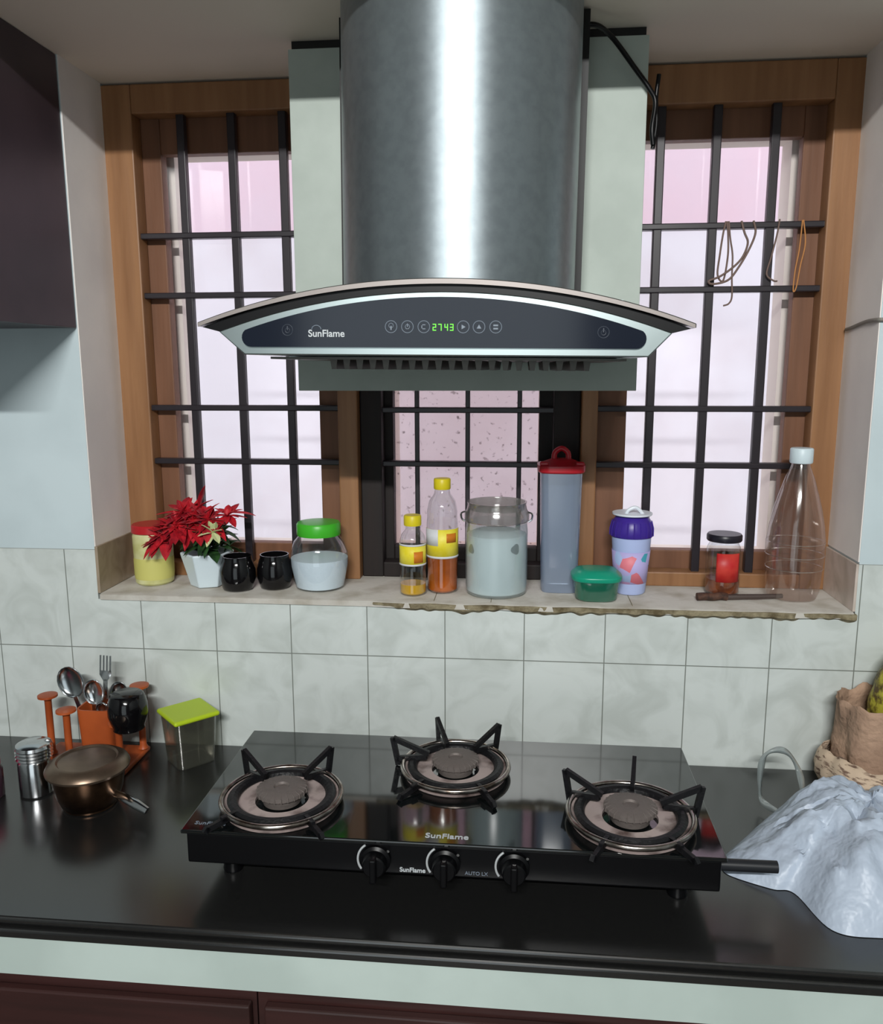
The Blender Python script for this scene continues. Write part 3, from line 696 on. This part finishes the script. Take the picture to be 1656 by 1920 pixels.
# PET bottle
b = T('plastic_bottle', 'empty clear plastic bottle with white cap at the right end of the sill', 'bottle', .656, .088)
PET = thin('pet_plastic', (.92, .88, .86, 1), .07, .10, .06, srgb(200, 180, 172))
bm = bmesh.new(); prof = [(.034, 0), (.044, .003), (.048, .015), (.050, .05), (.0525, .08), (.0525, .11), (.049, .14), (.043, .17), (.035, .20), (.026, .23), (.017, .252), (.0155, .262)]
ring = []
n = 48
for r, z in prof:
    ring.append([bm.verts.new(((r * (1 + (.02 * math.cos(6 * a_) if z < .15 else 0))) * math.cos(a_), (r * (1 + (.02 * math.cos(6 * a_) if z < .15 else 0))) * math.sin(a_), z)) for a_ in [2 * PI * i / n for i in range(n)]])
for a_, b_ in zip(ring, ring[1:]):
    for i in range(n): bm.faces.new((a_[i], a_[(i + 1) % n], b_[(i + 1) % n], b_[i]))
bm.faces.new(ring[0][::-1])
obj('body', bm, PET, b)
EMB = thin('embossed_glint', (.95, .93, .9, 1), .35, .2)
for zz in (.06, .085, .11): obj('embossed_ring', torus(bmesh.new(), .0522 if zz > .07 else .051, .0009, zz, 0, 0, 48, 6), EMB, b)
obj('cap', lathe([(.0195, .258), (.0205, .260), (.0205, .284), (.019, .286)]), mat('white_cap', srgb(206, 222, 228), .4), b)

# rubber bands and threads hung on the bar of the right window
def strand(pts, r, m_, label, gname, grp=None, name='rubber_band'):
    o = obj(name, tube(bmesh.new(), catmull(pts, 8), r * 1.35, 6), m_, None)
    return tag(o, label, 'band', grp)
RB = mat('brown_rubber', srgb(112, 92, 84), .7); TH = mat('tan_thread', srgb(186, 128, 74), .8)
by = .156
strand([(.512, by + .004, 1.012), (.507, by - .001, .99), (.503, by, .95), (.501, by, .915), (.512, by, .905), (.518, by, .95), (.516, by, .99), (.514, by + .004, 1.012)], .0013, RB, 'brown rubber band hanging leftmost on the upper bar of the right window', 0)
strand([(.517, by + .003, 1.012), (.520, by - .003, .98), (.526, by - .002, .95), (.527, by - .002, .91), (.529, by - .002, .875), (.524, by - .002, .862), (.514, by - .002, .858)], .0012, RB, 'long brown string with a curled end, reaching below the second bar of the right window', 0, name='string')
strand([(.540, by + .003, 1.012), (.545, by - .004, .99), (.552, by - .004, .972), (.545, by - .003, .948), (.530, by - .003, .93), (.505, by - .004, .912), (.485, by - .004, .904), (.492, by - .004, .898), (.520, by - .003, .905), (.538, by - .003, .928), (.556, by - .003, .962), (.565, by - .003, .99), (.562, by + .003, 1.012)], .0015, RB, 'wide brown rubber band looping left from the upper bar of the right window', 0)
strand([(.609, by + .003, 1.014), (.604, by - .003, .985), (.596, by - .003, .945), (.590, by - .003, .915), (.603, by - .003, .903), (.610, by - .003, .902)], .0012, RB, 'brown string hooked over the upper bar beside the third upright bar of the right window', 0, name='string')
strand([(.650, by + .003, 1.012), (.646, by - .003, .96), (.641, by - .003, .92), (.640, by - .003, .885), (.645, by - .003, .89), (.650, by - .003, .93), (.656, by - .003, .97), (.652, by + .003, 1.012)], .0009, TH, 'tan thread loop hanging in front of the right sash of the right window', 0, name='string')

# cable on right reveal
tag(obj('cable', tube(bmesh.new(), catmull([(.7365, .14, .812), (.7345, .11, .814), (.7345, .05, .821), (.7345, .004, .822), (.745, -.006, .822), (.80, -.004, .824), (.86, -.004, .826)]), .0032, 8), mat('grey_cable', srgb(130, 126, 118), .6)), 'thin grey cable running across the right window reveal', 'cable')

# ------------------------------------------------------------------ things on the worktop, left
j = thing('steel_canister', 'shiny steel canister with ribbed lid at the left end of the worktop', 'canister', (-.714, -.212, 0))
obj('body', lathe([(.026, 0), (.029, .003), (.029, .062), (.027, .066)]), CHROME, j)
bm = lathe([(.028, .0662), (.031, .069), (.029, .072), (.031, .075), (.029, .078), (.031, .081), (.029, .084), (.031, .087), (.029, .092), (.020, .097)])
obj('lid', bm, CHROME, j)
j = thing('small_jar', 'small bottle with pink band standing left of the steel canister', 'bottle', (-.786, -.235, 0))
obj('body', lathe([(.020, 0), (.022, .003), (.022, .05), (.018, .058)]), mat('dark_glass_jar', srgb(60, 40, 50), .2), j)
obj('cap', lathe([(.0185, .0582), (.019, .06), (.019, .08), (.017, .082)]), mat('pink_cap', srgb(196, 52, 96), .4), j)

BRASS = mat('aged_brass', srgb(104, 78, 58), .28, .9, mix=srgb(52, 38, 30), mscale=14)
j = thing('cooking_pot', 'old brown metal pot with a wide lid beside the steel canister', 'pot', (-.598, -.243, 0), (0, 0, -.45))
obj('body', lathe([(.040, 0), (.043, .002), (.043, .005), (.046, .007), (.055, .030), (.058, .048), (.060, .0655)], 48), BRASS, j)
obj('lid', lathe([(.060, .066), (.068, .068), (.069, .072), (.066, .078), (.055, .085), (.050, .086), (.047, .083), (.020, .084), (.014, .084)], 48), mat('tarnished_lid', srgb(126, 108, 92), .35, .8, mix=srgb(84, 70, 60), mscale=10), j)
obj('handle', tube(bmesh.new(), [(.050, .010, .030), (.075, .010, .030), (.108, .010, .026), (.135, .010, .022)], [.006, .007, .008, .006], 10, flat=.45), CHROME, j, label='short shiny steel handle')

ORG = mat('orange_plastic', srgb(176, 84, 40), .4, mix=srgb(150, 68, 32), mscale=12)
j = thing('cutlery_stand', 'orange plastic cutlery stand with mushroom pegs near the wall', 'stand', (-.67, -.09, 0))
obj('base', B(-.775, -.585, -.145, -.035, .0, .010), ORG, j, w=True, smooth=False, bevel=.004)
bm = bmesh.new()
loft(bm, [(-.655, -.088, .0125, .030, .026, 5), (-.655, -.088, .114, .035, .030, 5), (-.655, -.088, .114, .032, .027, 5), (-.655, -.088, .03, .027, .023, 5)], 40)
obj('holder', bm, ORG, j, w=True)
for x, y, z in ((-.757, -.09, .132), (-.703, -.122, .118), (-.592, -.052, .143), (-.600, -.128, .10)):
    obj('peg', lathe([(.010, .0125), (.0065, .02), (.0065, z - .012), (.010, z - .007), (.018, z - .005), (.018, z - .001), (.014, z)], 24, x, y), ORG, j, w=True)
def spoon(label, x, y, z, hw, hl, tilt, slots=False, m_=CHROME):
    t = thing('spoon', label, 'spoon', (x, y, z), (tilt[0], tilt[1], 0))
    bm = bmesh.new(); n = 16; rows = []
    for i in range(11):
        a = PI * i / 10; zz = .085 + hl / 2 - hl / 2 * math.cos(a); r = hw * math.sin(a)
        rows.append([bm.verts.new((r * math.sin(q) * 1.0, .010 * math.cos(q) * math.sin(a) ** .6 * (1 if True else 1), zz)) for q in [-PI / 2 + PI * k / n for k in range(n + 1)]])
    for a, b in zip(rows, rows[1:]):
        for k in range(n): bm.faces.new((a[k], a[k + 1], b[k + 1], b[k]))
    bmesh.ops.remove_doubles(bm, verts=bm.verts, dist=.00001)
    obj('bowl', bm, m_, t, solid=.0012)
    obj('handle', B(-.0045, .0045, -.001, .001, 0, .087), m_, t, smooth=False, bevel=.0005)
    return t
DKST = mat('dark_steel', srgb(165, 170, 172), .2, 1)
spoon('large steel serving spoon leaning left in the cutlery stand', -.678, -.088, .045, .026, .062, (0, -.28), m_=DKST)
spoon('medium steel spoon in the middle of the cutlery stand', -.660, -.098, .035, .021, .050, (.05, .03))
spoon('dark steel spoon at the right back of the cutlery stand', -.650, -.078, .030, .017, .040, (-.1, .22), m_=DKST)
spoon('small shiny spoon low at the front of the cutlery stand', -.648, -.104, .016, .012, .026, (.05, .08))
t = thing('fork', 'steel fork standing tallest in the cutlery stand', 'fork', (-.655, -.080, .035), (-.05, .06, 0))
obj('handle', B(-.004, .004, -.001, .001, 0, .125), CHROME, t, smooth=False)
bm = bmesh.new(); prism(bm, [(-.004, .122), (.004, .122), (.0115, .134), (.0115, .142), (-.0115, .142), (-.0115, .134)], -.001, .001)
for k in range(4): box(bm, -.0115 + k * .0065, -.0085 + k * .0065, -.001, .001, .1415, .172)
obj('tines', bm, CHROME, t, smooth=False)
mug('black glossy mug hung upside down on a peg of the orange stand', -.578, -.130, .158, 1.5, True, 1.0)

j = thing('food_box', 'clear square box with lime green lid between the stand and the stove', 'box', (-.490, -.068, 0), (0, 0, .80))
BXC = thin('box_clear', (.80, .80, .76, 1), .07, .08, .12, srgb(150, 150, 140))
bm = bmesh.new(); loft(bm, [(0, 0, .001, .036, .036, 7), (0, 0, .092, .042, .042, 7), (0, 0, .092, .041, .041, 7), (0, 0, .003, .035, .035, 7)], 48)
obj('body', bm, BXC, j)
obj('lid', B(-.045, .045, -.045, .045, .0925, .102), mat('lime_plastic', srgb(176, 200, 36), .4), j, smooth=False, bevel=.006, seg=4)

# ------------------------------------------------------------------ plastic carrier bag, paper bag
bag = thing('carrier_bag', 'crumpled white plastic carrier bag on the worktop right of the stove', 'bag', (.67, -.29, 0))
OUT = [(.462, -.295), (.448, -.325), (.452, -.350), (.505, -.378), (.535, -.386), (.560, -.462), (.620, -.472), (.70, -.462), (.80, -.44), (.86, -.34), (.86, -.22), (.80, -.198), (.70, -.192), (.63, -.172), (.575, -.178), (.530, -.215)]
cxb, cyb = .675, -.28; nth = 144; nr = 30
import bisect
OUTP = catmull([(x, y, 0) for x, y in OUT + OUT[:1]], 9)[:-1]
bm = bmesh.new(); top = bm.verts.new((cxb, cyb, .094)); prev = None; rows = []
for k in range(1, nr + 1):
    r = k / nr; row = []
    for i in range(nth):
        q = OUTP[i % len(OUTP)]; x = cxb + (q.x - cxb) * r; y = cyb + (q.y - cyb) * r
        left = max(0, min(1, (x - .45) / .17)); H = .030 + .072 * left
        z = H * (1 - r ** 3.4) ** .8 if r < 1 else .001
        a = math.atan2(y - cyb, x - cxb)
        cre = abs(noise.noise(Vector((a * 2.2, r * 1.2, 0)))) * .022 + abs(noise.noise(Vector((x * 22, y * 12, 3)))) * .024 + abs(noise.noise(Vector((x * 34 + y * 30, y * 22 - x * 12, 9)))) * .014 + abs(noise.noise(Vector((x * 70, y * 60, 7)))) * .008
        z = max(.001 if r == 1 else .002, z + (cre - .016) * min(1, 3 * (1 - r)))
        row.append(bm.verts.new((x, y, z)))
    rows.append(row)
for i in range(nth): bm.faces.new((top, rows[0][i], rows[0][(i + 1) % nth]))
for a, b in zip(rows, rows[1:]):
    for i in range(nth): bm.faces.new((a[i], b[i], b[(i + 1) % nth], a[(i + 1) % nth]))
bm.faces.new(rows[-1])
BAGM = mat('white_polythene', srgb(178, 190, 206), .42, bump=.8, bscale=13, bdist=.022)
obj('sack', bm, BAGM, bag, w=True)
HAND = thin('polythene_strip', (.8, .82, .82, 1), .12, .2, .55, srgb(190, 200, 200))
bm = bmesh.new(); P = catmull([(.565, -.20, .022), (.553, -.155, .016), (.550, -.145, .040), (.553, -.14, .080), (.562, -.14, .097), (.582, -.14, .103), (.600, -.14, .092), (.612, -.15, .068), (.608, -.18, .050), (.590, -.21, .040)], 8); A = []
for i, q in enumerate(P):
    tq = (P[min(i + 1, len(P) - 1)] - P[max(i - 1, 0)]).normalized(); s = tq.cross(Vector((0, -1, .25))).normalized() * (.0042 + .0014 * math.sin(i * .35))
    A.append([bm.verts.new(q + s), bm.verts.new(q + Vector((0, -.003, 0))), bm.verts.new(q - s)])
for a, b in zip(A, A[1:]):
    for k in range(2): bm.faces.new((a[k], a[k + 1], b[k + 1], b[k]))
obj('handle', bm, HAND, bag, w=True, solid=.0008)

pb = thing('paper_bag', 'crumpled brown paper bag behind the plastic carrier bag', 'bag', (.775, -.085, 0))
PAP = mat('brown_paper', srgb(152, 124, 104), .85, mix=srgb(186, 154, 130), mscale=14, bump=.8, bscale=26, bdist=.015)
def crumple(secs, n=64, amp=.012, seed=0, open_top=True):
    bm = bmesh.new(); rings = []
    for (cx, cy, z, rx, ry) in secs:
        row = []
        for i in range(n):
            a = 2 * PI * i / n; f = 1 + amp / .07 * (noise.noise(Vector((math.cos(a) * 2.2, math.sin(a) * 2.2, z * 14 + seed))) + .6 * abs(noise.noise(Vector((math.cos(a) * 6, math.sin(a) * 6, z * 40 + seed)))))
            row.append(bm.verts.new((cx + rx * f * math.cos(a), cy + ry * f * math.sin(a), max(0.0005, z + (.012 * noise.noise(Vector((a * 3, seed, z * 5))) if z > .01 else 0)))))
        rings.append(row)
    for a, b in zip(rings, rings[1:]):
        for i in range(n): bm.faces.new((a[i], a[(i + 1) % n], b[(i + 1) % n], b[i]))
    bm.faces.new(rings[0][::-1])
    return bm
secs = [(.775 + .1 * (z / .18) * .02, -.085, z, r, r * .85) for z, r in ((0, .060), (.02, .068), (.045, .074), (.07, .078), (.095, .078), (.12, .078), (.145, .080), (.165, .078), (.178, .080))]
obj('paper', crumple(secs), PAP, pb, w=True, solid=.001)
NEWS = mat('printed_paper', srgb(206, 184, 160), .85, mix=srgb(120, 96, 82), mscale=1, mlow=.52, mhigh=.62, stretch=(60, 60, 220), bump=.2)
secs = [(.765, -.095, z, r, r * .9) for z, r in ((0, .084), (.02, .090), (.04, .098), (.055, .098), (.07, .094), (.085, .085))]
obj('printed_wrapper', crumple(secs, seed=5, amp=.010), NEWS, pb, w=True, solid=.001, label='pale printed newspaper wrap around the base')
bm = bmesh.new(); rings = []
for k in range(1, 40):
    th = PI * k / 40; row = []
    for i in range(48):
        a = 2 * PI * i / 48; bmp = 1 + .05 * abs(math.sin(a * 6 + (k % 8) * .785) * math.sin(k * .785))
        row.append(bm.verts.new((.057 * math.sin(th) * math.cos(a) * bmp, .05 * math.sin(th) * math.sin(a) * bmp, -.135 * math.cos(th))))
    rings.append(row)
for a, b in zip(rings, rings[1:]):
    for i in range(48): bm.faces.new((a[i], a[(i + 1) % 48], b[(i + 1) % 48], b[i]))
bm.faces.new(rings[0][::-1]); bm.faces.new(rings[-1])
tag(obj('fruit', bm, mat('bumpy_skin', srgb(176, 168, 60), .5, mix=srgb(84, 66, 30), mscale=60, mlow=.42, mhigh=.58, bump=.8, bscale=70), loc=(.800, -.085, .150), rot=(0, .10, 0)), 'bumpy yellow-green fruit poking out of the brown paper bag', 'fruit')
